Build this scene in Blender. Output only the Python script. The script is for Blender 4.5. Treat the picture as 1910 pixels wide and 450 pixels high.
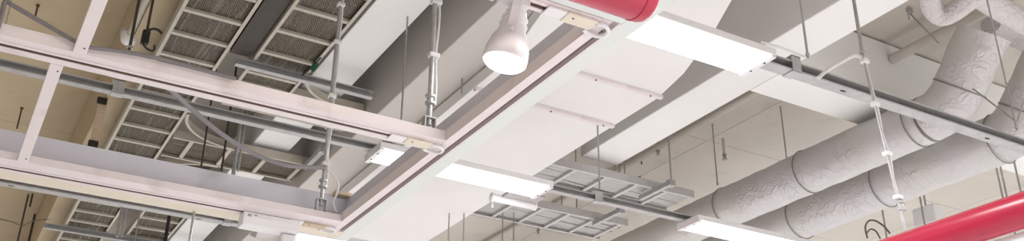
import bpy, math, random
from mathutils import Vector, Matrix
random.seed(7)
for o in list(bpy.data.objects): bpy.data.objects.remove(o)
SC = bpy.context.scene; COL = SC.collection
EYE = 1.5                      # the camera's height above the floor; all heights "h" below are above the eye

# ------------------------------------------------------------------ camera (x = along the struts, y = along the beams)
F = 1856.44; PIT, ROL, AZ = [math.radians(a) for a in (25.3566, 0.5169, 60.0)]
FW = Vector((math.cos(PIT)*math.cos(AZ), math.cos(PIT)*math.sin(AZ), math.sin(PIT)))
R0 = Vector((math.sin(AZ), -math.cos(AZ), 0)); U0 = R0.cross(FW)
RT = R0*math.cos(ROL) + U0*math.sin(ROL); UP = U0*math.cos(ROL) - R0*math.sin(ROL)
cd = bpy.data.cameras.new('camera'); cam = bpy.data.objects.new('camera', cd); COL.objects.link(cam)
cd.sensor_fit = 'HORIZONTAL'; cd.sensor_width = 36; cd.lens = F/1910*36; cd.clip_start = .05; cd.clip_end = 100
M4 = Matrix((RT, UP, -FW)).transposed().to_4x4(); M4.translation = (0, 0, EYE); cam.matrix_world = M4
SC.camera = cam
# ------------------------------------------------------------------ light
SC.view_settings.view_transform = 'Standard'; SC.view_settings.look = 'None'; SC.view_settings.gamma = 1
SC.view_settings.use_curve_mapping = False; SC.view_settings.exposure = 1.38
w = bpy.data.worlds.new('world'); SC.world = w; w.use_nodes = True
w.node_tree.nodes['Background'].inputs[0].default_value = (1, .98, .97, 1); w.node_tree.nodes['Background'].inputs[1].default_value = .1
LAMP = 14.0                    # radiance of every lamp face in the hall
def proj(p):
    p = Vector(p); d = p.dot(FW)
    return None if d <= .05 else (955+F*p.dot(RT)/d, 225-F*p.dot(UP)/d)
def room_lamps():              # the rest of the hall's lamp grid, all outside the picture
    k = 0
    for yy in (-4.8, -2.9, -.92, 1.04, 8.7, 10.6, 12.6):
        for i in range(-3, 6):
            xx = 2.56 + 2.415*i
            q = [proj((xx+a, yy, 2.3)) for a in (-.8, 0, .8)]
            if any(v and -60 < v[0] < 1970 and -60 < v[1] < 510 for v in q): continue
            l = bpy.data.lights.new('room_lamp', 'AREA'); l.shape = 'RECTANGLE'; l.size = 1.18; l.size_y = .23
            warm = xx < .5
            l.energy = LAMP*math.pi*1.18*.23*(.52 if warm else 1.3); l.color = (1, .90, .79) if warm else (1, .985, .975)
            o = bpy.data.objects.new('room_lamp', l); COL.objects.link(o); o.location = (xx, yy, EYE+2.3); k += 1
room_lamps()

# ------------------------------------------------------------------ helpers
def ray(x, y): return RT*((x-955)/F) - UP*((y-225)/F) + FW
def az(x, y, h): d = ray(x, y); return d*(h/d.z)         # pixel -> point on the plane at height h
def ax(x, y, v): d = ray(x, y); return d*(v/d.x)
def ay(x, y, v): d = ray(x, y); return d*(v/d.y)
V = Vector
class MB:
    def __init__(s): s.v = []; s.f = []
    def add(s, vs, fs):
        n = len(s.v); s.v += [V(a) for a in vs]; s.f += [[i+n for i in f] for f in fs]; return s
    def box(s, x0, x1, y0, y1, z0, z1):
        return s.add([(x, y, z) for z in (z0, z1) for y in (y0, y1) for x in (x0, x1)],
                     [(0, 2, 3, 1), (4, 5, 7, 6), (0, 1, 5, 4), (2, 6, 7, 3), (0, 4, 6, 2), (1, 3, 7, 5)])
    def obox(s, c, ex, ey, ez):                          # box from centre and half-axis vectors
        c = V(c); ex, ey, ez = V(ex), V(ey), V(ez)
        return s.add([c+ex*a+ey*b+ez*d for d in (-1, 1) for b in (-1, 1) for a in (-1, 1)],
                     [(0, 2, 3, 1), (4, 5, 7, 6), (0, 1, 5, 4), (2, 6, 7, 3), (0, 4, 6, 2), (1, 3, 7, 5)])
    def ext(s, prof, axis, a, b):                        # prof (u,z): u = y for axis x, u = x for axis y; counter-clockwise or not
        n = len(prof)
        P = (lambda t, u, z: (t, u, z)) if axis == 'x' else (lambda t, u, z: (u, t, z))
        vs = [P(a, u, z) for u, z in prof] + [P(b, u, z) for u, z in prof]
        fs = [(i, (i+1) % n, n+(i+1) % n, n+i) for i in range(n)] + [tuple(range(n))[::-1], tuple(range(n, 2*n))]
        return s.add(vs, fs)
    def poly(s, pts, z0, z1):                            # plan outline raised from z0 to z1
        n = len(pts)
        vs = [(x, y, z0) for x, y in pts] + [(x, y, z1) for x, y in pts]
        return s.add(vs, [tuple(range(n))[::-1], tuple(range(n, 2*n))] + [(i, (i+1) % n, n+(i+1) % n, n+i) for i in range(n)])
    def tube(s, pts, r, seg=10, caps=True):
        pts = [V(p) for p in pts]; n = len(pts); rs = r if isinstance(r, (list, tuple)) else [r]*n
        rings = []; ref = None
        for i, p in enumerate(pts):
            t = (pts[min(i+1, n-1)]-pts[max(i-1, 0)]).normalized()
            if ref is None: ref = t.orthogonal().normalized()
            ref = (ref - t*ref.dot(t)).normalized(); b = t.cross(ref)
            rings.append([p+(ref*math.cos(2*math.pi*k/seg)+b*math.sin(2*math.pi*k/seg))*rs[i] for k in range(seg)])
        fs = [(i*seg+k, i*seg+(k+1) % seg, (i+1)*seg+(k+1) % seg, (i+1)*seg+k) for i in range(n-1) for k in range(seg)]
        if caps: fs += [tuple(range(seg))[::-1], tuple((n-1)*seg+k for k in range(seg))]
        return s.add([v for rg in rings for v in rg], fs)
    def lathe(s, c, axis, prof, seg=32, sx=None):        # prof (radius, distance along axis)
        c = V(c); a = V(axis).normalized(); u = a.orthogonal().normalized(); b = a.cross(u); n = len(prof)
        vs = [c+a*d+(u*math.cos(2*math.pi*k/seg)+b*math.sin(2*math.pi*k/seg))*max(r, 1e-4) for r, d in prof for k in range(seg)]
        fs = [(i*seg+k, i*seg+(k+1) % seg, (i+1)*seg+(k+1) % seg, (i+1)*seg+k) for i in range(n-1) for k in range(seg)]
        fs += [tuple(range(seg))[::-1], tuple((n-1)*seg+k for k in range(seg))]
        return s.add(vs, fs)
    def mesh(s, name, mat, off, smooth):
        m = bpy.data.meshes.new(name); m.from_pydata([v-off for v in s.v], [], s.f)
        import bmesh
        bm = bmesh.new(); bm.from_mesh(m); bmesh.ops.recalc_face_normals(bm, faces=bm.faces); bm.to_mesh(m); bm.free()
        m.materials.append(mat)
        if smooth:
            for p in m.polygons: p.use_smooth = True
            m.set_sharp_from_angle(angle=math.radians(38))
        return m
    def build(s, name, mat, parent=None, smooth=False, bevel=0):
        lo = V([min(v[i] for v in s.v) for i in range(3)]); hi = V([max(v[i] for v in s.v) for i in range(3)])
        c = (lo+hi)/2
        o = bpy.data.objects.new(name, s.mesh(name, mat, c, smooth)); COL.objects.link(o)
        if parent is not None:
            o.parent = parent; o.location = c - V(parent['_b'])
            o['_b'] = c
        else: o.location = c + V((0, 0, EYE)); o['_b'] = c
        if bevel:
            md = o.modifiers.new('bevel', 'BEVEL'); md.width = bevel; md.segments = 2; md.limit_method = 'ANGLE'
        return o
def tag(o, label, cat, group=None):
    o['label'] = label; o['category'] = cat
    if group: o['group'] = group
    return o
def thing(name, label, cat, base, group=None):
    o = bpy.data.objects.new(name, None); COL.objects.link(o); o.empty_display_size = .05
    o.location = V(base)+V((0, 0, EYE)); o['_b'] = V(base); return tag(o, label, cat, group)
def struct(o, label=None):
    o['kind'] = 'structure'
    if label: o['label'] = label
    return o
def spline(pts, n=8):                                    # Catmull-Rom through the points
    pts = [V(p) for p in pts]; P = [pts[0]*2-pts[1]] + pts + [pts[-1]*2-pts[-2]]; out = []
    for i in range(1, len(P)-2):
        for k in range(n):
            t = k/n; a, b, c, d = P[i-1:i+3]
            out.append(.5*((2*b)+(c-a)*t+(2*a-5*b+4*c-d)*t*t+(3*b-a-3*c+d)*t**3))
    return out+[pts[-1]]

# ------------------------------------------------------------------ materials
def nodes(name):
    m = bpy.data.materials.new(name); m.use_nodes = True; nt = m.node_tree
    return m, nt, nt.nodes['Principled BSDF'], lambda t: nt.nodes.new(t)
def paint(name, col, rough=.55, var=.06, scale=3.0, metal=0, bump=.0, bscale=60, spec=.35, dirt=None, stretch=None):
    m, nt, b, N = nodes(name); L = nt.links.new
    tc = N('ShaderNodeTexCoord'); src = tc.outputs['Object']
    if stretch:
        mp = N('ShaderNodeMapping'); mp.inputs['Scale'].default_value = stretch; L(src, mp.inputs[0]); src = mp.outputs[0]
    n = N('ShaderNodeTexNoise'); n.inputs['Scale'].default_value = scale; n.inputs['Detail'].default_value = 5; L(src, n.inputs['Vector'])
    r = N('ShaderNodeValToRGB'); e = r.color_ramp.elements
    lo = [max(0, c*(1-var)) for c in col]; hi = [min(1, c*(1+var)) for c in col]
    e[0].position = .3; e[1].position = .7; e[0].color = (*lo, 1); e[1].color = (*hi, 1)
    L(n.outputs['Fac'], r.inputs[0]); out = r.outputs[0]
    if dirt:
        n2 = N('ShaderNodeTexNoise'); n2.inputs['Scale'].default_value = dirt[1]; n2.inputs['Detail'].default_value = 8; L(src, n2.inputs['Vector'])
        r2 = N('ShaderNodeValToRGB'); r2.color_ramp.elements[0].position = .58; r2.color_ramp.elements[1].position = .75; L(n2.outputs['Fac'], r2.inputs[0])
        mx = N('ShaderNodeMix'); mx.data_type = 'RGBA'; mx.inputs['B'].default_value = (*dirt[0], 1)
        L(r2.outputs[0], mx.inputs['Factor']); L(out, mx.inputs['A']); out = mx.outputs['Result']
    L(out, b.inputs['Base Color']); b.inputs['Roughness'].default_value = rough; b.inputs['Metallic'].default_value = metal
    b.inputs['Specular IOR Level'].default_value = spec
    if bump:
        nb = N('ShaderNodeTexNoise'); nb.inputs['Scale'].default_value = bscale; nb.inputs['Detail'].default_value = 4; L(src, nb.inputs['Vector'])
        bp = N('ShaderNodeBump'); bp.inputs['Strength'].default_value = bump; bp.inputs['Distance'].default_value = .01
        L(nb.outputs['Fac'], bp.inputs['Height']); L(bp.outputs[0], b.inputs['Normal'])
    return m
def glow(name, col, s):
    m, nt, b, N = nodes(name); b.inputs['Base Color'].default_value = (*col, 1)
    b.inputs['Emission Color'].default_value = (*col, 1); b.inputs['Emission Strength'].default_value = s; return m
def foil_mat(name, col, tint):
    m, nt, b, N = nodes(name); L = nt.links.new
    tc = N('ShaderNodeTexCoord')
    n = N('ShaderNodeTexNoise'); n.inputs['Scale'].default_value = 2.2; n.inputs['Detail'].default_value = 3; L(tc.outputs['Object'], n.inputs['Vector'])
    r = N('ShaderNodeValToRGB'); e = r.color_ramp.elements; e[0].position = .42; e[1].position = .68
    e[0].color = (*col, 1); e[1].color = (*tint, 1); L(n.outputs['Fac'], r.inputs[0]); L(r.outputs[0], b.inputs['Base Color'])
    b.inputs['Roughness'].default_value = .42; b.inputs['Metallic'].default_value = .25
    # creases: distorted ridges, patchy, plus the woven scrim of the foil facing
    n1 = N('ShaderNodeTexNoise'); n1.inputs['Scale'].default_value = 8; n1.inputs['Detail'].default_value = 2; n1.inputs['Distortion'].default_value = .7; L(tc.outputs['Object'], n1.inputs['Vector'])
    rr = N('ShaderNodeValToRGB'); ee = rr.color_ramp.elements; ee[0].position = .44; ee[0].color = (0, 0, 0, 1); ee[1].position = .56; ee[1].color = (0, 0, 0, 1)
    k = ee.new(.5); k.color = (1, 1, 1, 1); L(n1.outputs['Fac'], rr.inputs[0])
    n2 = N('ShaderNodeTexNoise'); n2.inputs['Scale'].default_value = 2.5; L(tc.outputs['Object'], n2.inputs['Vector'])
    mr = N('ShaderNodeMapRange'); mr.inputs[1].default_value = .45; mr.inputs[2].default_value = .65; L(n2.outputs['Fac'], mr.inputs[0])
    mu = N('ShaderNodeMath'); mu.operation = 'MULTIPLY'; L(rr.outputs[0], mu.inputs[0]); L(mr.outputs[0], mu.inputs[1])
    n3 = N('ShaderNodeTexNoise'); n3.inputs['Scale'].default_value = 14; n3.inputs['Detail'].default_value = 6; L(tc.outputs['Object'], n3.inputs['Vector'])
    ma = N('ShaderNodeMath'); ma.operation = 'MULTIPLY_ADD'; ma.inputs[1].default_value = .9; L(n3.outputs['Fac'], ma.inputs[0]); L(mu.outputs[0], ma.inputs[2])
    vo = N('ShaderNodeTexChecker'); vo.inputs['Scale'].default_value = 90; L(tc.outputs['Object'], vo.inputs['Vector'])
    mb = N('ShaderNodeMath'); mb.operation = 'MULTIPLY_ADD'; mb.inputs[1].default_value = .05; L(vo.outputs['Fac'], mb.inputs[0]); L(ma.outputs[0], mb.inputs[2])
    bp = N('ShaderNodeBump'); bp.inputs['Strength'].default_value = .4; bp.inputs['Distance'].default_value = .014
    L(mb.outputs[0], bp.inputs['Height']); L(bp.outputs[0], b.inputs['Normal']); return m
def wrap_mat(name, col):
    m, nt, b, N = nodes(name); L = nt.links.new
    tc = N('ShaderNodeTexCoord'); b.inputs['Base Color'].default_value = (*col, 1); b.inputs['Roughness'].default_value = .7
    vo = N('ShaderNodeTexVoronoi'); vo.inputs['Scale'].default_value = 42; L(tc.outputs['Object'], vo.inputs['Vector'])
    bp = N('ShaderNodeBump'); bp.inputs['Strength'].default_value = .8; bp.inputs['Distance'].default_value = .015; bp.invert = True
    L(vo.outputs['Distance'], bp.inputs['Height']); L(bp.outputs[0], b.inputs['Normal']); return m
def mesh_mat(name, col):                                 # expanded metal: diamond openings through the sheet
    m, nt, b, N = nodes(name); L = nt.links.new
    tc = N('ShaderNodeTexCoord'); sx = N('ShaderNodeSeparateXYZ'); L(tc.outputs['Object'], sx.inputs[0])
    def wave(sgn):
        a = N('ShaderNodeMath'); a.operation = 'MULTIPLY_ADD'; a.inputs[1].default_value = sgn*.6; L(sx.outputs['Y'], a.inputs[0]); L(sx.outputs['X'], a.inputs[2])
        c = N('ShaderNodeMath'); c.operation = 'MULTIPLY'; c.inputs[1].default_value = 380; L(a.outputs[0], c.inputs[0])
        d = N('ShaderNodeMath'); d.operation = 'SINE'; L(c.outputs[0], d.inputs[0]); return d
    p, q = wave(1), wave(-1)
    mn = N('ShaderNodeMath'); mn.operation = 'MINIMUM'; L(p.outputs[0], mn.inputs[0]); L(q.outputs[0], mn.inputs[1])
    lt = N('ShaderNodeMath'); lt.operation = 'LESS_THAN'; lt.inputs[1].default_value = -.2; L(mn.outputs[0], lt.inputs[0])
    L(lt.outputs[0], b.inputs['Alpha']); b.inputs['Base Color'].default_value = (*col, 1); b.inputs['Roughness'].default_value = .5; b.inputs['Metallic'].default_value = .3
    return m
def ceil_mat(n='ceiling_board', c=(.62, .575, .515), d=(.54, .50, .44)):
    return paint(n, c, .8, .05, 1.1, bump=.05, bscale=14, spec=.2, dirt=(d, 2.5))
CEIL = ceil_mat()
CEILB = ceil_mat('warm_lit_beige_board', (.56, .465, .32), (.48, .385, .25))   # beige boards; the left bay's warm, dim light is put into their colour
BEAMG = paint('beam_fireproof_paint', (.63, .595, .56), .75, .04, 1.5, bump=.04, bscale=30, spec=.2)
DUCTW = paint('white_duct_paint', (.86, .855, .835), .6, .03, 1.0, spec=.3)
WHT = paint('white_rail_paint', (.82, .745, .75), .4, .03, 6, spec=.4, dirt=((.66, .58, .57), 5))
LIL = paint('fascia_paint', (.74, .735, .82), .5, .04, 2.0, spec=.3, dirt=((.56, .55, .60), 3))
MINT = paint('board_paint', (.78, .81, .79), .55, .02, 2.0, spec=.3)
CREAM = paint('cream_plastic', (.80, .72, .60), .5, .03, 8)
STEEL = paint('galvanized_steel', (.48, .48, .475), .42, .1, 22, metal=.35, bump=.02, bscale=90)
ROD = paint('zinc_rod', (.42, .41, .40), .4, .15, 60, metal=.6)
CHROME = paint('zinc_conduit', (.50, .50, .51), .42, .1, 30, metal=.5)
DARKM = paint('dark_steel', (.07, .06, .05), .6, .12, 12)
TRAYW = paint('dimmed_tray_cream', (.54, .50, .425), .5, .06, 15)  # cream darkened to carry the dim light around the left trays
TRAYG = paint('tray_grey_paint', (.56, .545, .53), .5, .05, 15)
SHEET = paint('tray_floor_sheet', (.44, .43, .415), .45, .2, 5, metal=.2, stretch=(1, 9, 9))
MESH = mesh_mat('expanded_metal', (.15, .13, .098))
CAB = paint('cable_grey_sheath', (.17, .145, .105), .6, .6, 5, stretch=(8, 8, 8))
GCAB = paint('grey_flexible_conduit', (.21, .19, .195), .55, .08, 40, bump=.3, bscale=200)
WCAB = paint('white_cable', (.80, .79, .77), .5, .03, 20)
BLK = paint('black_plastic', (.03, .028, .026), .5, .2, 30)
BRS = paint('dark_copper_strip', (.13, .075, .06), .4, .15, 30, metal=.5)
RED = paint('red_gloss_paint', (.47, .022, .06), .26, .04, 4, spec=.5)
FOIL = foil_mat('foil_insulation', (.60, .585, .55), (.62, .595, .61))
BAND = paint('strap_dark', (.27, .25, .24), .5, .1, 30, metal=.5)
WRAP = wrap_mat('glass_cloth_wrap', (.66, .62, .62))
WHP = paint('white_plastic', (.84, .83, .84), .35, .02, 10, spec=.45)
TAN = paint('tan_wood', (.62, .50, .36), .6, .12, 10, stretch=(1, 8, 8))
LED = glow('lamp_diffuser', (1, .99, .98), LAMP)
SPOT = glow('spot_lens', (1, .98, .95), LAMP*1.3)
NAIL = paint('rusty_bolt', (.14, .09, .05), .6, .2, 50, metal=.5)
FLOOR = paint('floor_vinyl', (.70, .705, .725), .4, .05, 2)
WALL = paint('wall_paint', (.68, .67, .66), .7, .04, 1)
SHELF = paint('dim_store_wall', (.62, .59, .55), .8, .1, 2)
HC = 3.9                                                 # slab above the eye

# ------------------------------------------------------------------ the hall
struct(MB().box(-9, 15, -8, 16, -EYE-.1, -EYE).build('floor', FLOOR), 'pale vinyl floor of the hall')
struct(MB().box(-9.2, -9, -8, 16, -EYE, HC).build('wall_left', SHELF))
struct(MB().box(15, 15.2, -8, 16, -EYE, HC).build('wall_right', WALL))
struct(MB().box(-9, 15, 16, 16.2, -EYE, HC).build('wall_far', WALL))
struct(MB().box(-9, 15, -8.2, -8, -EYE, HC).build('wall_near', SHELF))
ce = struct(MB().box(-9.2, 15.2, -8.2, 16.2, HC+.012, HC+.2).build('ceiling', CEIL), 'beige boarded ceiling slab high above')
# the ceiling boards with open joints, where the picture shows them
pm = {}
for i in range(-2, 9):
    for j in range(3, 9):
        x0, y0 = -.05+i*1.2-.02, .55+j*1.5
        kk = 0 if i > 0 else 1; m = pm.get(kk)
        b = MB().box(x0+.003, x0+1.197, y0+.003, y0+1.497, HC, HC+.012)
        if m is None: pm[kk] = b.build('ceiling_board', CEILB if kk else CEIL, ce)
        else:
            o = m.copy(); COL.objects.link(o); o.location = V((x0+.6, y0+.75, HC+.006))-V(ce['_b'])
def beam(name, label, x0, x1, y0, y1, h, mat, top=HC-.004):
    o = MB().box(x0, x1, y0, y1, h, top).build(name, mat, bevel=.008); return struct(o, label)
beam('ceiling_beam', 'tan boxed beam beside the leftmost cable tray', .69, 1.05, 1.5, 14, 3.3, CEILB)
beam('ceiling_beam', 'deep taupe ceiling beam with a dark shaded side behind the spotlight', 2.35, 3.1, 1, 14, 3.05, BEAMG)
beam('ceiling_beam', 'white ceiling beam running beyond the wide duct towards the right trays', 4.335, 4.70, 1, 6.35, 3.3, DUCTW)
beam('ceiling_beam', 'cross beam behind the right support channel over the round ducts', 4.705, 14, 4.39, 4.705, 3.3, DUCTW)
# ------------------------------------------------------------------ flat white ducts
o = MB().box(1.86, 2.163, 1.5, 13, 3.25, 3.55).build('rectangular_duct', DUCTW, bevel=.006)
tag(o, 'narrow flat white duct running beside the second cable tray', 'duct')
dz = 2.95
left = [(2.25, 2.36), (2.38, 3.22), (2.53, 4.02), (2.617, 4.45), (2.655, 4.83), (2.655, 13)]
right = [(3.765, 13), (3.765, 4.61), (3.69, 4.24), (3.54, 3.81), (3.347, 3.38), (3.13, 2.79), (3.0, 2.36)]
t = thing('wide_duct', 'wide white rectangular duct with an offset bend crossing above the frame', 'duct', (2.9, 6, dz))
MB().poly(left+right, dz, dz+.09).build('duct_body', DUCTW, t, bevel=.005)
for pa, pb in (((1080, 150), (1232, 186)), ((985, 203), (1142, 240))):   # flange strips across the underside, proud at the right edge
    A_, B_ = az(*pa, dz-.02), az(*pb, dz-.02)
    MB().box(2.658, B_.x, B_.y-.03, B_.y, dz-.022, dz-.001).build('flange', WHT, t)
    for fx in (2.81, 3.24, 3.67): MB().lathe((fx, B_.y-.015, dz-.0225), (0, 0, -1), [(.006, 0), (.006, .004), (.003, .006)], 8).build('screw', DARKM, t)

MB().box(2.90, 2.98, 2.36, 3.3, dz-.006, dz-.0005).build('gap_shade_strip', STEEL, t)  # added flat strip giving the shade of an open gap in the duct
# ------------------------------------------------------------------ suspended lighting frame
ZF = 1.75
fr = thing('lighting_frame', 'suspended white rectangular frame with lighting track rails and boarded edge', 'frame', (1, 3.6, ZF))
def rail(yg, y0, y1, x0, x1, hgt):
    g, d = .011, .02; z = ZF
    prof = [(y0, z), (yg-g-.016, z), (yg-g-.016, z-.004), (yg-g, z-.004), (yg-g, z+d), (yg+g, z+d), (yg+g, z-.004), (yg+g+.016, z-.004), (yg+g+.016, z), (y1, z), (y1, z+hgt), (y0, z+hgt)]
    r = MB().ext(prof, 'x', x0, x1).build('track_rail', WHT, fr)
    for s in (-1, 1): MB().box(x0, x1-.17, yg+s*.0066-.0042, yg+s*.0066+.0042, z-.003, z+.0195).build('conductor_strip', BRS, r)
    return r
r0 = rail(2.387, 2.347, 2.423, -.75, 1.704, .045)
r1 = rail(3.588, 3.518, 3.651, -.75, 1.704, .045)
r2 = rail(4.846, 4.729, 4.896, -.75, 1.704, .036)
z = ZF
# right-hand rail along the beams with its open groove
MB().ext([(1.705, z), (1.745, z), (1.745, z+.022), (1.772, z+.022), (1.772, z), (1.781, z), (1.781, z+.054), (1.705, z+.054)], 'y', 2.345, 4.896).build('side_rail', WHT, fr)
MB().box(1.746, 1.755, 2.42, 4.86, z+.001, z+.0215).build('conductor_strip', BRS, fr)
MB().box(1.782, 1.850, 2.02, 5.017, z+.001, z+.015).build('edge_board', MINT, fr, bevel=.002)
MB().box(-.75, 1.7815, 2.02, 2.344, z+.001, z+.015).build('edge_board', MINT, fr, bevel=.002)
MB().box(-.75, 1.7815, 4.8975, 5.015, z+.001, z+.015).build('edge_board', CREAM, fr, bevel=.002)
MB().box(-.75, 1.797, 4.898, 4.912, z+.016, 1.955).build('fascia_panel', LIL, fr)
MB().box(1.784, 1.797, 2.04, 4.897, z+.016, 1.944).build('fascia_panel', LIL, fr)
MB().box(1.70, 1.795, 4.85, 4.897, 1.945, 1.966).build('corner_block', TAN, fr)
for (cx, ya, yb) in ((.220, 2.425, 3.516), (.163, 3.653, 4.727)):
    c = MB().box(cx-.023, cx+.023, ya, yb, z-.002, z+.016).build('spacer_bar', WHT, fr, bevel=.002)
    for yy in (ya+.05, yb-.05): MB().lathe((cx+.010, yy, z-.002), (0, 0, -1), [(.0035, 0), (.0035, .002), (.002, .003)], 8).build('screw', DARKM, c)
# feed boxes and the looped leads at the right ends of the rails
for yg, xe, hm in ((2.387, 1.575, CREAM), (3.588, 1.545, CREAM), (4.846, 1.535, TAN)):
    f_ = MB().box(xe, xe+.12, yg-.03, yg+.03, z-.014, z-.0045).build('feed_box', hm, fr, bevel=.004)
    MB().box(xe-.075, xe-.001, yg-.028, yg+.028, z-.012, z-.0045).build('end_plate', WHP, f_, bevel=.003)
    pts = [(xe+.12, yg-.018, z-.012), (xe+.15, yg-.024, z-.014), (xe+.178, yg-.004, z-.016), (xe+.18, yg+.026, z-.016), (xe+.16, yg+.045, z-.015), (xe+.125, yg+.046, z-.012), (xe+.10, yg+.034, z-.012)]
    MB().tube(spline(pts, 5), .0075, 8).build('lead_loop', WHP, f_, True)
    MB().lathe((xe+.03, yg-.01, z-.014), (0, 0, -1), [(.0035, 0), (.0035, .002), (.002, .003)], 8).build('screw', DARKM, f_)
# hanger brackets standing on the rails
RA, RB = (1.642, 3.563), (1.593, 4.757)
for (bx, by) in (RA, RB):
    q = MB()
    q.box(bx-.028, bx-.022, by-.018, by+.018, z+.046, z+.105); q.box(bx+.022, bx+.028, by-.018, by+.018, z+.046, z+.105); q.box(bx-.028, bx+.028, by-.018, by+.018, z+.105, z+.111)
    q.build('hanger_bracket', STEEL, fr)

# ------------------------------------------------------------------ rods
def rod(label, x, y, h0, h1, r=.006, mat=ROD, name='threaded_rod', group=None, nut=True):
    t = thing(name, label, 'rod', (x, y, h0), group)
    MB().tube([(x, y, h0), (x, y, h1)], r, 8).build('shaft', mat, t, True)
    if nut:
        MB().lathe((x, y, h0+.012), (0, 0, 1), [(r*2, 0), (r*2, .012)], 6).build('nut', CHROME, t)
    return t
def clad_rod(label, x, y, h0, h1, clips, r=.012, off=.02, lean=(0, 0)):
    LX = lambda h: V((x+lean[0]*(h-h0), y+lean[1]*(h-h0), h))
    t = thing('conduit_hanger', label, 'rod', (x, y, h0))
    MB().tube([LX(h0), LX(h1)], r, 10).build('shaft', CHROME, t, True)
    n = 14; pts = [LX(h0+.1+(h1-h0-.1)*k/n)+V((off+.003*math.sin(k*1.7), -.004*math.cos(k*1.3), 0)) for k in range(n+1)]
    MB().tube(spline(pts, 3), .006, 8).build('strapped_cable', WCAB, t, True)
    for c in clips: MB().box(LX(c).x-.018, LX(c).x+off+.010, LX(c).y-.018, LX(c).y+.016, c, c+.022).build('cable_clip', WHP, t, bevel=.004)
    MB().lathe((x, y, h0+.10), (0, 0, 1), [(.022, 0), (.022, .012), (.014, .016), (.014, .03), (.022, .034), (.022, .046)], 12).build('coupling_nut', CHROME, t)
    return t
clad_rod('zinc conduit with white cable dropping to the middle rail corner', *RA, ZF+.075, 3.248, (2.16, 2.44, 2.72), .012, .022)
t = clad_rod('zinc conduit with clips dropping to the far left rail corner', *RB, ZF+.075, 3.145, (2.05, 2.27, 2.46, 2.8, 3.05), .010, .016)
rod('thin rod holding the channel end above the small lamp end', *az(746, 262, 2.40).xy, 2.40, 3.249)
p = az(874, 163, 3.0); rod('thin rod at the left edge of the wide white duct', p.x-.05, p.y, 2.93, 3.049)
p = az(1119, 372, 2.40); rod('thin rod carrying the channel right of the middle lamp', p.x, p.y, 2.40, HC)
p = az(1507, 108, 2.41); rod('thin rod and bracket carrying the right support channel beside the front lamp', p.x, p.y, 2.41, 3.895)
p = az(241, 93, 2.9); rod('dark rod hanging above the left rail beside the white dome', p.x, p.y, 2.9, HC, .009, DARKM)
p = az(272, 70, 3.0); rod('dark rod with black clamp beside the left cable tray', p.x, p.y, 3.0, HC, .008, DARKM)

# ------------------------------------------------------------------ support channels
def channel(label, y, x0, x1, h=2.352, wd=.05, ht=.046, holes=(), mat=STEEL, clamps=()):
    t = thing('support_channel', label, 'channel', ((x0+x1)/2, y+wd/2, h))
    k = .004
    lp = ht*.16                                          # the channel lies on its side, its open slot towards the camera
    prof = [(y, h), (y+wd, h), (y+wd, h+ht), (y, h+ht), (y, h+ht-lp), (y+k, h+ht-lp), (y+k, h+ht-k), (y+wd-k, h+ht-k), (y+wd-k, h+k), (y+k, h+k), (y+k, h+lp), (y, h+lp)]
    MB().ext(prof, 'x', x0, x1).build('channel_body', mat, t)
    for hx in holes: 
        q = MB().lathe((hx, y+wd*.5, h+.0005), (0, 0, -1), [(.014, 0), (.014, .001)], 14).build('slot_hole', BLK, t); q.scale = (1.5, .6, 1)
    for cx in clamps:
        c = MB().box(cx-.03, cx+.03, y-.004, y+wd+.004, h-.004, h-.0005); c.box(cx-.03, cx+.03, y-.0045, y-.0005, h-.004, h+ht+.03); c.box(cx-.03, cx+.03, y-.0045, y+wd, h+ht+.026, h+ht+.03)
        c.build('clamp', CHROME, t)
    return t
p = az(1507, 122, 2.352)
channel('long grey steel channel running right from the front lamp past the round ducts', 3.07, 1.95, 6.6, wd=.07, ht=.056, holes=(az(1572, 170, 2.352).x, az(1843, 258, 2.352).x), clamps=(p.x,))
channel('grey steel channel carrying the middle lamps below the second rail', 5.076, -.9, 5.6, wd=.045, ht=.044, clamps=(az(222, 168, 2.352).x, az(745, 275, 2.352).x-.03, az(1117, 375, 2.352).x))
channel('grey steel channel behind the cream board of the far rail', 6.80, -.9, 3.3, wd=.07, ht=.05, holes=(az(18, 354, 2.352).x, az(367, 413, 2.352).x), clamps=(az(425, 416, 2.352).x,))
channel('dark steel channel under the second tray left of the deep beam', 1.885*3.09, 1.29, 2.25, h=3.09, wd=.045, ht=.05)
channel('dark steel channel under the trays at the bottom left corner', 3.235*3.09, .65, 2.30, h=3.09, wd=.045, ht=.05)

# ------------------------------------------------------------------ lamps
def lamp(label, x0, x1, y0, y1):
    t = thing('ceiling_lamp', label, 'lamp', ((x0+x1)/2, (y0+y1)/2, 2.3), 'flat strip lamps under the channels')
    h = 2.3; ym = (y0+y1)/2
    MB().ext([(y0, h+.012), (y1, h+.012), (y1-.002, h+.05), (y0+.002, h+.05)], 'x', x0, x1).build('housing', WHP, t, bevel=.003)
    n = 10; w2 = (y1-y0)/2-.006
    arc = [(ym-w2+2*w2*k/n, h+.0115-.011*math.sin(math.pi*k/n)**.5) for k in range(n+1)]
    MB().ext(arc, 'x', x0+.03, x1-.03).build('diffuser', LED, t, True)
    for xa, xb in ((x0, x0+.0295), (x1-.0295, x1)):
        e = MB().box(xa, xb, y0+.004, y1-.004, h, h+.0115).build('end_cap', WHP, t, bevel=.003)
        for s in (.3, .7): MB().lathe(((xa+xb)/2, y0+(y1-y0)*s, h), (0, 0, -1), [(.006, 0), (.006, .002), (.003, .003)], 8).build('screw', DARKM, e)
    return t
lamp('bright flat strip lamp nearest the red pipe end', 1.97, 3.152, 2.95, 3.185)
lamp('bright flat strip lamp crossing behind the frame corner in the middle', 1.97, 3.152, 4.925, 5.165)
lamp('bright flat strip lamp in front of the round ducts at the bottom', 4.325, 5.507, 4.925, 5.165)
lamp('bright flat strip lamp cut off at the bottom edge below the white adapter box', 2.03, 3.212, 6.64, 6.88)
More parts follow.
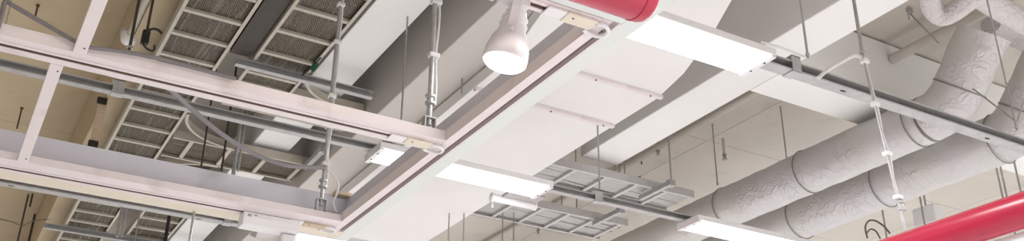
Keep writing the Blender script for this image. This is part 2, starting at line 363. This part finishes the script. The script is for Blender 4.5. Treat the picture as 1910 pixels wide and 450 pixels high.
# slim tube fitting beside the middle lamp
t = thing('tube_fitting', 'slim white tube fitting beside the middle lamp over the lower tray', 'lamp', (3.1, 5.35, 2.3))
p, q = az(908, 374, 2.33), az(996, 385, 2.33); yy = q.y
MB().tube([(p.x, yy, 2.33), (q.x, yy, 2.33)], .027, 16).build('tube', WHP, t, True)
MB().box(p.x+.06, q.x-.01, yy-.16, yy-.03, 2.335, 2.345).build('mounting_plate', STEEL, t)
for xx in (p.x-.008, q.x-.006): MB().lathe((xx, yy, 2.33), (1, 0, 0), [(.024, 0), (.031, .003), (.031, .014), (.028, .018)], 16).build('end_cap', WHP, t, True)
MB().lathe((p.x+.01, yy+.01, 2.302), (0, 0, -1), [(.006, 0), (.006, .03), (.009, .034), (.009, .04)], 10).build('hook', CHROME, t)

# ------------------------------------------------------------------ spotlight on the near rail
sx, sy = 1.385, 2.387
t = thing('track_spotlight', 'lit white bell-shaped spotlight hanging from the near track rail', 'spotlight', (sx, sy, ZF))
MB().box(sx-.06, sx+.05, sy-.018, sy+.018, ZF-.03, ZF-.004).build('track_adapter', WHP, t, bevel=.004)
MB().lathe((sx-.075, sy, ZF-.017), (-1, 0, 0), [(.012, 0), (.018, .004), (.018, .05), (.013, .056)], 14).build('locking_dial', WHP, t, True)
axd = (V((0, 0, -1)) - RT*.20 - UP*0.0).normalized()
c0 = V((sx+.008, sy, ZF-.045))
prof = [(.020, 0), (.034, .008), (.038, .03), (.04, .06), (.046, .085), (.06, .115), (.070, .15), (.0725, .18), (.0705, .196), (.064, .198)]
hd = MB().lathe(c0, axd, prof, 40).build('lamp_head', WHP, t, True)
MB().lathe(c0+axd*.1975, axd, [(.066, 0), (.062, .006), (.045, .012), (.02, .015), (.001, .016)], 40).build('lens', SPOT, t, True)
MB().lathe(c0+axd*.03, axd, [(.041, 0), (.044, .003), (.044, .006), (.041, .009)], 32).build('cooling_rib', WHP, hd, True)
MB().lathe(c0+axd*.055, axd, [(.043, 0), (.046, .003), (.046, .006), (.043, .009)], 32).build('cooling_rib', WHP, hd, True)
side = (-FW+UP*.2); side = (side-axd*side.dot(axd)).normalized(); wv = axd.cross(side)
MB().obox(c0+axd*.045+side*.052, axd*.075, wv*.016, side*.0025).build('yoke_arm', WHP, t, bevel=.002)
MB().obox(c0+axd*.045-side*.052, axd*.075, wv*.016, side*.0025).build('yoke_arm', WHP, t, bevel=.002)
MB().obox(c0-axd*.028, side*.0545, wv*.016, axd*.0025).build('yoke_bridge', WHP, t)
MB().lathe(c0+axd*.098+side*.0548, side, [(.009, 0), (.009, .004), (.005, .006)], 14).build('pivot_screw', WHP, t, True)

# white adapter box clipped on the far rail, with the hanging arm below it
p, q = az(452, 405, ZF-.02), az(548, 425, ZF-.02)
t = thing('track_adapter_box', 'white oblong adapter box with hanging arm under the far rail', 'adapter', ((p.x+q.x)/2, 4.87, ZF-.06))
MB().box(p.x-.01, q.x+.01, 4.82, 4.915, ZF-.075, ZF-.005).build('box_body', WHP, t, bevel=.006)
MB().box(q.x-.075, q.x+.004, 4.845, 4.90, ZF-.40, ZF-.076).build('hanging_arm', WHP, t, bevel=.012)
for k, (a, b_) in enumerate(((.012, .03), (.012, .03), (.045, .062))):
    MB().box(p.x+a, p.x+b_, 4.8193, 4.8198, ZF-.022-.008*(k % 2), ZF-.019-.008*(k % 2)).build('printed_mark', DARKM, t)
p = az(490, 440, 2.2)
t = thing('flood_lamp', 'small white flared lamp shade at the bottom edge below the adapter box', 'lamp', (p.x, p.y, 2.2))
q = MB(); c = V(p)
A1 = [(-.07, -.07, 0), (.07, -.07, 0), (.07, .07, 0), (-.07, .07, 0)]; A2 = [(-.035, -.035, .07), (.035, -.035, .07), (.035, .035, .07), (-.035, .035, .07)]
rot = Matrix.Rotation(.5, 3, RT)
q.add([c+rot @ V(v) for v in A1]+[c+rot @ V(v) for v in A2]+[c+rot @ (V(v)*.9) for v in A1]+[c+rot @ (V(v)*.9) for v in A2],
      [(0, 1, 5, 4), (1, 2, 6, 5), (2, 3, 7, 6), (3, 0, 4, 7), (8, 12, 13, 9), (9, 13, 14, 10), (10, 14, 15, 11), (11, 15, 12, 8), (0, 8, 9, 1), (1, 9, 10, 2), (2, 10, 11, 3), (3, 11, 8, 0), (4, 5, 6, 7), (12, 15, 14, 13)])
q.build('shade', WHP, t)
MB().lathe(c+rot @ V((0, 0, .062)), rot @ V((0, 0, -1)), [(.022, 0), (.022, .012), (.016, .018), (.001, .02)], 20).build('lamp_module', WHP, t, True)
MB().tube([c+rot @ V((0, 0, .069)), c+V((0, .03, .145))], .008, 8).build('stem', STEEL, t, True)

# ------------------------------------------------------------------ cable trays
HT = 3.15
def rung_mesh(axis, ln, rm):
    k = ('rung', axis, round(ln, 3), rm.name)
    if k not in pm:
        hw = .016
        b = MB().box(-ln/2, ln/2, -hw, hw, 0, .02) if axis == 'x' else MB().box(-hw, hw, -ln/2, ln/2, 0, .02)
        pm[k] = b.mesh('rung', rm, V((0, 0, 0)), False)
    return pm[k]
def tray(label, along, u0, u1, a, b, h=HT, pitch=.3, first=.15, ncab=19, rm=None, sheet=None):
    rm = rm or TRAYW
    # along 'y': side rails at x = u0, u1 from y = a to b; along 'x' the other way round
    base = ((u0+u1)/2, (a+b)/2, h) if along == 'y' else ((a+b)/2, (u0+u1)/2, h)
    t = thing('cable_tray', label, 'cable tray', base); k = .014
    for u, s in ((u0, 1), (u1, -1)):
        prof = [(u, h), (u+s*.022, h), (u+s*.022, h+.004), (u+s*.004, h+.004), (u+s*.004, h+.066), (u+s*.018, h+.066), (u+s*.018, h+.07), (u, h+.07)]
        MB().ext(prof, along, a, b).build('side_rail', rm, t)
    m = rung_mesh('x' if along == 'y' else 'y', u1-u0-.01, rm)
    v = a+first
    while v < b-.02:
        o = bpy.data.objects.new('rung', m); COL.objects.link(o); o.parent = t
        o.location = V(((u0+u1)/2, v, h+.005) if along == 'y' else (v, (u0+u1)/2, h+.005))-V(base); v += pitch
    q = MB(); e0, e1 = u0+.006, u1-.006
    q.add([(e0, a, h+.026), (e1, a, h+.026), (e1, b, h+.026), (e0, b, h+.026)] if along == 'y' else [(a, e0, h+.026), (b, e0, h+.026), (b, e1, h+.026), (a, e1, h+.026)], [(0, 1, 2, 3)])
    q.build('sheet_panel' if sheet else 'mesh_panel', sheet or MESH, t)
    q = MB(); n = max(4, int((b-a)/.35))
    for i in range(ncab):
        u = u0+.03+(u1-u0-.06)*(i+.5)/ncab; ph = random.random()*6; r = random.choice((.009, .012, .015))
        pts = []
        for j in range(n+1):
            vv = a+(b-a)*j/n; uu = min(max(u+.035*math.sin(ph+j*1.1), u0+.02), u1-.02)
            zz = h+.04+.012*(i % 3)+.006*math.sin(ph*2+j)
            pts.append((uu, vv, zz) if along == 'y' else (vv, uu, zz))
        q.tube(pts, r, 5)
    c = q.build('cable_bundle', CAB, t, True); c['kind'] = 'stuff'
    return t
def bent_rail(t, c, r, a0, a1, h=HT):                    # curved side rail of a tee
    n = 14; q = MB(); vs = []; fs = []
    for i in range(n+1):
        a = a0+(a1-a0)*i/n; u = V((math.cos(a), math.sin(a), 0))
        for (rr, zz) in ((r, 0), (r-.022, 0), (r-.022, .004), (r-.004, .004), (r-.004, .07), (r, .07)): vs.append(V((c[0], c[1], h+zz))+u*rr)
    for i in range(n):
        for k in range(6): fs.append((i*6+k, i*6+(k+1) % 6, (i+1)*6+(k+1) % 6, (i+1)*6+k))
    q.add(vs, fs); return q.build('curved_rail', TRAYW, t, True)
t1 = tray('long mesh-floored cable tray at the far left running under two rails', 'y', .83, 1.225, 4.3, 12, first=.2, pitch=.315)
t2 = tray('mesh-floored cable tray second from the left ending at a tee', 'y', 1.395, 1.782, 4.3, 6.20, first=.15, pitch=.315)
tray('far stretch of the second tray seen below the far rail', 'y', 1.395, 1.782, 8.32, 12, pitch=.315)
cu = tray('short cross tray joining the second tray left of the deep beam', 'x', 6.205, 6.60, 1.40, 2.33)
ur = tray('upper right cable tray running from the wide duct towards the round ducts', 'x', 6.30, 6.70, 3.80, 5.5, pitch=.315, rm=TRAYG, sheet=SHEET)
cl = tray('left cross tray joining the leftmost tray below the second rail', 'x', 7.37, 7.79, 1.24, 2.33)
cr = tray('lower right cable tray between the middle lamp and the round ducts', 'x', 7.21, 7.69, 3.80, 5.45, pitch=.285, rm=TRAYG, sheet=SHEET)
bent_rail(cu, (2.15, 5.84), .37, math.pi, math.pi*.5)
bent_rail(cl, (1.70, 6.90), .472, math.pi, math.pi*.5)
bent_rail(cl, (1.70, 8.26), .472, math.pi, math.pi*1.5)
# the gap's shade built as a dark added trough between the two left trays
o = MB().box(1.245, 1.38, 3.6, 5.85, 3.17, 3.35).build('shade_filler', DARKM); tag(o, 'added shade-dark trough between the two left cable trays', 'filler')
# tray hanger props on the right
def prop(label, px, py, ly=.42):
    p = az(px, py, 3.10); t = thing('tray_support', label, 'bracket', (p.x, p.y, 3.10))
    MB().box(p.x-.02, p.x+.02, p.y, p.y+ly, 3.105, 3.145).build('support_bar', STEEL, t)
    MB().tube([(p.x, p.y-.012, 3.09), (p.x, p.y-.012, HC)], .007, 8).build('hanger_rod', ROD, t, True)
    MB().box(p.x-.03, p.x+.03, p.y-.03, p.y+.025, 3.095, 3.148).build('clamp', STEEL, t)
prop('support bar and rod near the right end of the upper right tray', 1251, 347)
prop('support bar and rod at the right end of the lower right tray', 1157, 398)
prop('light support bar with rod under the right end of the left cross tray', 602, 285)

# ------------------------------------------------------------------ round insulated ducts
def wobble(q, amp):
    from mathutils import noise
    for v in q.v:
        n = noise.noise_vector(v*6)*amp*.6+noise.noise_vector(v*15)*amp*.4; v += n
def rduct(label, x, h, r, y_el, y_far, bands, top=.42):
    t = thing('insulated_duct', label, 'duct', (x, (y_el+y_far)/2, h-r))
    pts = [(x, y_far-i*.06, h) for i in range(int((y_far-y_el)/.06)+1)]
    q = MB().tube(pts, r, 56); wobble(q, .010); q.build('straight_run', FOIL, t, True)
    e = [(x, y_el, h)]; R = .34
    for k in range(1, 9):
        a = math.radians(50)*k/8; e.append((x, y_el-R*math.sin(a), h+R*(1-math.cos(a))))
    a = math.radians(50); l = V(e[-1]); d = V((0, -math.cos(a), math.sin(a)))
    q = MB().tube([V((x, y_el+.01, h))]+[V(v) for v in e[1:]], r*.995, 56); wobble(q, .012); q.build('elbow', FOIL, t, True)
    n = int(top/.05); q = MB().tube([l-d*.01+d*(top*i/n) for i in range(n+1)], r*1.01, 56); wobble(q, .013); q.build('riser', FOIL, t, True)
    for by in bands:
        q = MB(); n = 40; cc = [(x+(r+.008)*math.cos(2*math.pi*k/n), by, h+(r+.008)*math.sin(2*math.pi*k/n)) for k in range(n+1)]
        q.tube(cc, .004, 6, False).build('strap', BAND, t, True)
    MB().tube([(x+(r*1.01+.008)*math.cos(2*math.pi*k/40), l.y-d.z*(r*1.01)*math.sin(2*math.pi*k/40)*-1+d.y*0, l.z+math.cos(a)*(r*1.01)*math.sin(2*math.pi*k/40)) for k in range(41)], .006, 6, False).build('strap', BAND, t, True)
    return t
R1 = .175
yb = [ax(px, py, 5.72).y for px, py in ((1345, 385), (1495, 315), (1700, 235))]
rduct('upper foil-wrapped round duct bending up behind the right channel', 5.80, 3.09, R1, 4.05, 12, yb)
rduct('lower foil-wrapped round duct nearest the red pipe', 6.48, 3.06, .185, 4.02, 12, [ax(px, py, 6.4).y for px, py in ((1485, 430), (1640, 350), (1860, 285))])

# wrapped pipes in the top right corner
def pipe(label, pts, r):
    o = MB().tube(spline(pts, 8), r, 24).build('wrapped_pipe', WRAP, smooth=True); return tag(o, label, 'pipe')
g = 3.25
pipe('cloth-wrapped white pipe with a tight bend at the top right', [az(1850, -45, g), az(1820, -12, g), az(1785, 18, g), az(1757, 30, g), az(1738, 14, g+.03), az(1734, -20, g+.08), az(1736, -60, g+.15)], .062)
pipe('cloth-wrapped pipe sloping to the right edge behind the bent one', [az(1800, -25, 3.42), az(1850, 8, 3.42), az(1890, 32, 3.42), az(1950, 68, 3.42)], .075)
pipe('pale cloth-wrapped pipe under the sloping one at the right edge', [az(1848, 44, 3.78), az(1890, 66, 3.78), az(1940, 90, 3.78)], .08)

# ------------------------------------------------------------------ red pipes
def redpipe(label, a, b, r, clip=None):
    t = thing('red_pipe', label, 'pipe', (V(a)+V(b))/2)
    d = (V(b)-V(a)).normalized()
    L_ = (V(b)-V(a)).length
    MB().lathe(a, d, [(r*.8, 0), (r, .012), (r, L_-.02), (r*.96, L_-.008), (r*.85, L_)], 48).build('pipe_body', RED, t, True)
    if clip: 
        c = V(a)+d*clip
        MB().lathe(c, d, [(r+.0005, 0), (r+.002, .001), (r+.002, .008), (r+.0005, .009)], 48).build('joint_ring', RED, t, True)
    return t
redpipe('glossy red pipe end at the top edge beside the front lamp', (-.6, 2.02, 1.62), (1.635, 2.02, 1.625), .075, 2.19)
redpipe('long glossy red pipe crossing the bottom right corner', (3.842, .5, 1.472), (3.842, 9, 1.472), .075)
o = MB().box(3.862, 3.93, .5, 9, 1.366, 1.392).build('white_bar', WHP, bevel=.003); tag(o, 'white flat bar running under the red pipe at bottom right', 'bar')
tp = ay(1610, 108, 2.915)
t = clad_rod('thin conduit with white cable dropping to the red pipe at right', 3.82, 2.915, 1.548, tp.z, (1.70, 1.92, 2.18, tp.z-.03), .006, .012, ((tp.x-3.82)/(tp.z-1.548), 0))
rod('bare rod above the conduit that drops to the red pipe', tp.x, 2.915, tp.z+.01, HC, .009, ROD)
p = tp+V((-.012, 0, 0))
o = MB().tube(spline([p, p+V((-.03, .02, .01)), p+V((-.08, .05, -.02)), p+V((-.15, .09, -.07)), p+V((-.20, .12, -.12))], 5), .011, 8).build('branch_cable', WCAB, smooth=True)
tag(o, 'short white cable branching from the right conduit to the channel', 'cable')

# ------------------------------------------------------------------ loose cables
o = MB().tube(spline([ay(x, y, 3.495) for x, y in ((-6, 60), (3, 28), (10, 2), (22, 9), (60, 31), (100, 54), (140, 77), (168, 88), (205, 93), (240, 98), (300, 110), (360, 126), (440, 147))], 5), .008, 8).build('sagging_cable', GCAB, smooth=True)
tag(o, 'grey cable sagging onto the middle rail at the upper left', 'cable')
pp = [(300, 150), (312, 162), (335, 183), (360, 206), (400, 240), (440, 268), (480, 290), (530, 308), (570, 312), (606, 313)]
o = MB().tube(spline([ay(x, y, 3.68+(4.737-3.68)*(i/9)**.8) for i, (x, y) in enumerate(pp)], 5), .0115, 8).build('drooping_conduit', GCAB, smooth=True)
tag(o, 'grey flexible conduit drooping from the middle rail to the far rod', 'cable')
o = MB().tube(spline([ay(x, y, 4.742) for x, y in ((611, 316), (622, 328), (631, 343), (628, 362), (622, 378), (628, 396))], 6), .006, 8).build('thin_white_cable', WCAB, smooth=True)
tag(o, 'thin white cable looping down beside the far rail corner', 'cable')

# ------------------------------------------------------------------ pipes, sprinklers and fixings on the slab
def ctube(name, label, cat, pts, r, mat, seg=10, n=5, group=None):
    o = MB().tube(spline(pts, n) if n else pts, r, seg).build(name, mat, smooth=True); return tag(o, label, cat, group)
ctube('ceiling_pipe', 'long pale pipe along the ceiling right of the white beam', 'pipe', [(5.55, 4.72, 3.84), (5.55, 12, 3.84)], .034, CEIL, 14, 0)
ctube('ceiling_pipe', 'short pale pipe stub ending at the cross beam by the round duct', 'pipe', [(5.93, 1.5, 3.76), (5.93, 4.38, 3.76)], .04, CEIL, 14, 0)
ctube('ceiling_conduit', 'cream conduit along the tan beam above the left rail', 'pipe', [(.665, 2.5, 3.315), (.665, 6.2, 3.315)], .022, TRAYW, 12, 0)
t = thing('junction_dome', 'round white junction dome at the conduit end above the left rail', 'junction box', (.665, 6.25, 3.27))
MB().lathe((.665, 6.25, 3.335), (0, 0, -1), [(.05, 0), (.052, .01), (.052, .04), (.044, .065), (.025, .08), (.001, .085)], 24).build('dome', WHP, t, True)
MB().lathe((.665, 6.25, 3.336), (0, 0, 1), [(.058, 0), (.058, .012), (.05, .014)], 24).build('collar', TRAYW, t, True)
def sprinkler(label, px, py, h, top):
    p = az(px, py, h); t = thing('sprinkler_head', label, 'sprinkler', (p.x, p.y, h), 'sprinkler heads under the slab')
    MB().tube([(p.x, p.y, h+.05), (p.x, p.y, top)], .014, 10).build('drop_pipe', CEIL, t, True)
    MB().lathe((p.x, p.y, h+.055), (0, 0, -1), [(.02, 0), (.02, .02), (.012, .024), (.012, .045)], 12).build('body', ROD, t, True)
    MB().lathe((p.x, p.y, h+.006), (0, 0, -1), [(.008, 0), (.026, .001), (.026, .004), (.008, .005)], 14).build('deflector', ROD, t, True)
sprinkler('sprinkler head hanging from the pale ceiling pipe', 1352, 298, 3.60, 3.81)
sprinkler('small sprinkler head left of the pale ceiling pipe', 1228, 290, 3.76, HC)
sprinkler('sprinkler stub above the lower right tray by the bottom edge', 1004, 437, 3.76, HC)
def bolt(label, px, py, ln, h=HC, group=None):
    p = az(px, py, h); t = thing('ceiling_bolt', label, 'bolt', (p.x, p.y, h-ln), group)
    MB().tube([(p.x, p.y, h-ln), (p.x, p.y, h)], .0065, 8).build('shank', NAIL, t, True)
    MB().lathe((p.x, p.y, h-.001), (0, 0, -1), [(.014, 0), (.014, .012), (.009, .014)], 6).build('nut', NAIL, t)
bolt('rusty bolt in the beige ceiling above the sagging cable', 71, 9, .12)
bolt('rusty bolt in the beige ceiling left of the spacer bar', 41, 201, .21)
bolt('small bolt in the ceiling between the white beam and upper right tray', 1196, 293, .08)
bolt('small bolt in the ceiling just above the upper right tray', 1193, 330, .06)
rod('dark rod left of the lower left trays below the far rail', *az(53, 363, HC).xy, 2.6, HC, .009, DARKM, nut=False)
rod('second dark rod beside the lower left trays', *az(65, 400, HC).xy, 2.6, HC, .012, DARKM, nut=False)
rod('short dark rod stub under the row of the far channel', *az(61, 362, HC).xy, 3.75, HC, .009, DARKM, nut=False)
ctube('slack_wire', 'slack thin wire strung across the lower left corner', 'wire', [az(-10, 407, 3.3), az(20, 414, 3.3), az(43, 421, 3.3), az(60, 413, 3.3), az(95, 409, 3.3)], .005, CAB, 6)
ctube('hanging_wire', 'thin grey rod hanging down from the cream far board', 'rod', [az(362, 395, ZF), az(362, 395, ZF)+V((0, 0, -.8))], .006, ROD, 8, 0)
# black clamp and wires on the left rods
p = az(272, 66, 3.0)
t = thing('cable_clamp', 'black clamp with stiff wires on the dark rod by the left tray', 'clamp', (p.x, p.y, 2.93))
MB().box(p.x-.022, p.x+.022, p.y-.02, p.y+.02, 2.94, 3.03).build('clamp_body', BLK, t, bevel=.006)
MB().tube(spline([ay(x, y, p.y-.03) for x, y in ((270, 66), (276, 58), (286, 54), (296, 57), (302, 63))], 5), .008, 8).build('wire', BLK, t, True)
MB().tube(spline([ay(x, y, p.y-.03) for x, y in ((267, 70), (268, 84), (276, 92), (284, 95), (288, 92), (288, 85))], 5), .006, 8).build('wire', BLK, t, True)
p = az(191, 182, 3.3)
t = thing('wood_strip', 'tan wooden strip hanging upright with black clamps left of the tray', 'wood strip', (p.x, p.y, 2.75))
MB().box(p.x-.02, p.x+.04, p.y-.015, p.y+.015, 2.75, 3.3).build('strip', TAN, t)
MB().box(p.x-.035, p.x+.035, p.y-.03, p.y-.016, 3.235, 3.29).build('clamp', BLK, t, bevel=.006)
MB().box(p.x-.035, p.x+.035, p.y-.03, p.y-.016, 2.87, 2.94).build('clamp', BLK, t, bevel=.006)
# rods and braces in the right part
for lb, px, py, h in (('thin rod on the near rail of the lower right tray beside the lamp end', 1048, 388, 3.22), ('thin rod on the lower right tray right of another rod', 1076, 397, 3.22),
                      ('thin rod rising from the upper right tray below the white beam end', 1148, 326, 3.22), ('thin rod rising from the upper right tray next to a bolt', 1166, 330, 3.22),
                      ('thin rod below the wide duct at the bottom edge, left one', 836, 450, 2.7), ('thin rod below the wide duct at the bottom edge, right one', 864, 450, 2.7),
                      ('thin rod under the lower right tray at the bottom edge', 958, 450, 2.9), ('thin rod between lamp and lower tray at the bottom edge', 937, 450, 2.9)):
    p = az(px, py, h); rod(lb, p.x, p.y, h, HC, .006, ROD, nut=False)
p = ax(1338, 342, 5.72); rod('thin rod holding the left strap of the upper round duct', p.x, p.y, p.z-.02, HC, .006, ROD)
p = ax(1436, 297, 5.80); rod('thin rod behind the upper round duct left of its middle', p.x+.2, p.y, p.z-.1, HC, .006, ROD, nut=False)
p = az(1897, 243, 2.41); rod('thin rod to the right end bracket of the right channel', p.x, p.y, 2.41, HC, .005, ROD)
b0 = V((p.x, p.y, 2.47))
ctube('brace_wire', 'slanting brace wire rising left from the right channel bracket', 'wire', [b0, az(1815, 166, 3.0)], .005, ROD, 6, 0)
ctube('brace_wire', 'slanting brace wire at the right edge above the channel bracket', 'wire', [b0+V((.02, 0, 0)), az(1912, 180, 2.8)], .005, ROD, 6, 0)
ctube('brace_wire', 'slanting hook wire beside the cloth-wrapped bend', 'wire', [az(1697, 25, HC), az(1752, 82, 3.42)], .006, ROD, 6, 0)
t = thing('hook_anchor', 'small ceiling anchor holding the slanting hook wire', 'anchor', az(1697, 25, HC-.05))
q = az(1697, 25, HC-.04); MB().box(q.x-.02, q.x+.025, q.y-.012, q.y+.012, HC-.03, HC-.001).build('plate', ROD, t); MB().tube([q+V((-.02, 0, 0)), q+V((-.02, 0, -.06))], .006, 6).build('pin', ROD, t)
for lb, px, py in (('rod under the lower round duct near the right edge, left one', 1862, 330), ('rod under the lower round duct near the right edge, middle one', 1870, 330), ('rod under the lower round duct near the right edge, right one', 1899, 335), ('rod below the lower round duct beside the white box', 1718, 380), ('rod below the lower round duct left of the cable loops', 1647, 400)):
    p = ax(px, py, 7.3); rod(lb, p.x, p.y, p.z-.5, HC, .008, ROD, nut=False)
p = ax(1730, 402, 7.6)
o = MB().box(p.x-.06, p.x+.06, p.y-.12, p.y+.12, p.z-.11, p.z+.08).build('hanging_box', WHP, bevel=.02); tag(o, 'small white box hanging behind the red pipe under the round duct', 'box')
rod('thin rod holding the small white box', p.x, p.y, p.z+.081, HC, .008, ROD, nut=False)
ctube('cable_loop', 'dark cable looping under the lower round duct above the red pipe', 'cable', [ax(x, y, 7.0) for x, y in ((1618, 445), (1614, 425), (1620, 413), (1632, 412), (1648, 422), (1660, 436))], .008, CAB, 8)
ctube('cable_loop', 'smaller dark cable loop left of the conduit on the red pipe', 'cable', [ax(x, y, 7.0) for x, y in ((1616, 436), (1624, 428), (1634, 432), (1642, 446))], .007, CAB, 8)

# ------------------------------------------------------------------ clutter below the left trays
for lb, px, py, h0, r, m in (('thin dark rod crossing the left tray tee above the far rail', 375, 312, 2.9, .007, DARKM), ('dark rod left of the paired posts on the tray tee', 413, 320, 2.9, .008, DARKM),
                          ('pale post under the tray tee just above the far rail', 435, 327, 2.88, .016, STEEL), ('pale post right of another post under the tray tee', 444, 320, 2.93, .010, STEEL),
                          ('thick black cable drop at the bottom edge below the far rail', 308, 452, 2.75, .016, BLK), ('grey post between the lower left trays', 218, 442, 2.85, .014, STEEL),
                          ('thinner grey post beside the post between the lower left trays', 227, 442, 2.85, .009, STEEL), ('thin rod in front of the second lower left tray', 251, 452, 2.75, .007, ROD)):
    p = az(px, py, h0); rod(lb, p.x, p.y, h0, HC if px in (375, 413, 435, 444) else 3.14, r, m, nut=False)
GREEN = paint('green_tag', (.02, .10, .05), .5, .1, 30)
p = az(586, 124, 3.10)
t = thing('cable_tag', 'dark green tag on a black wire at the edge of the second tray', 'tag', (p.x, p.y, 3.06))
MB().obox(p, (RT*.02+UP*.03)*.9, (RT*.016-UP*.012)*.9, FW*.004).build('tag_plate', GREEN, t, bevel=.003)
MB().tube(spline([az(564, 140, 3.12), az(575, 131, 3.11), az(586, 122, 3.11), az(598, 108, 3.12)], 5), .006, 8).build('wire', BLK, t, True)
ctube('lamp_lead', 'thin pale lead from the front lamp to the channel bracket', 'cable', [az(1418, 78, 2.43), az(1460, 90, 2.44), az(1500, 106, 2.45)], .006, WCAB, 8)
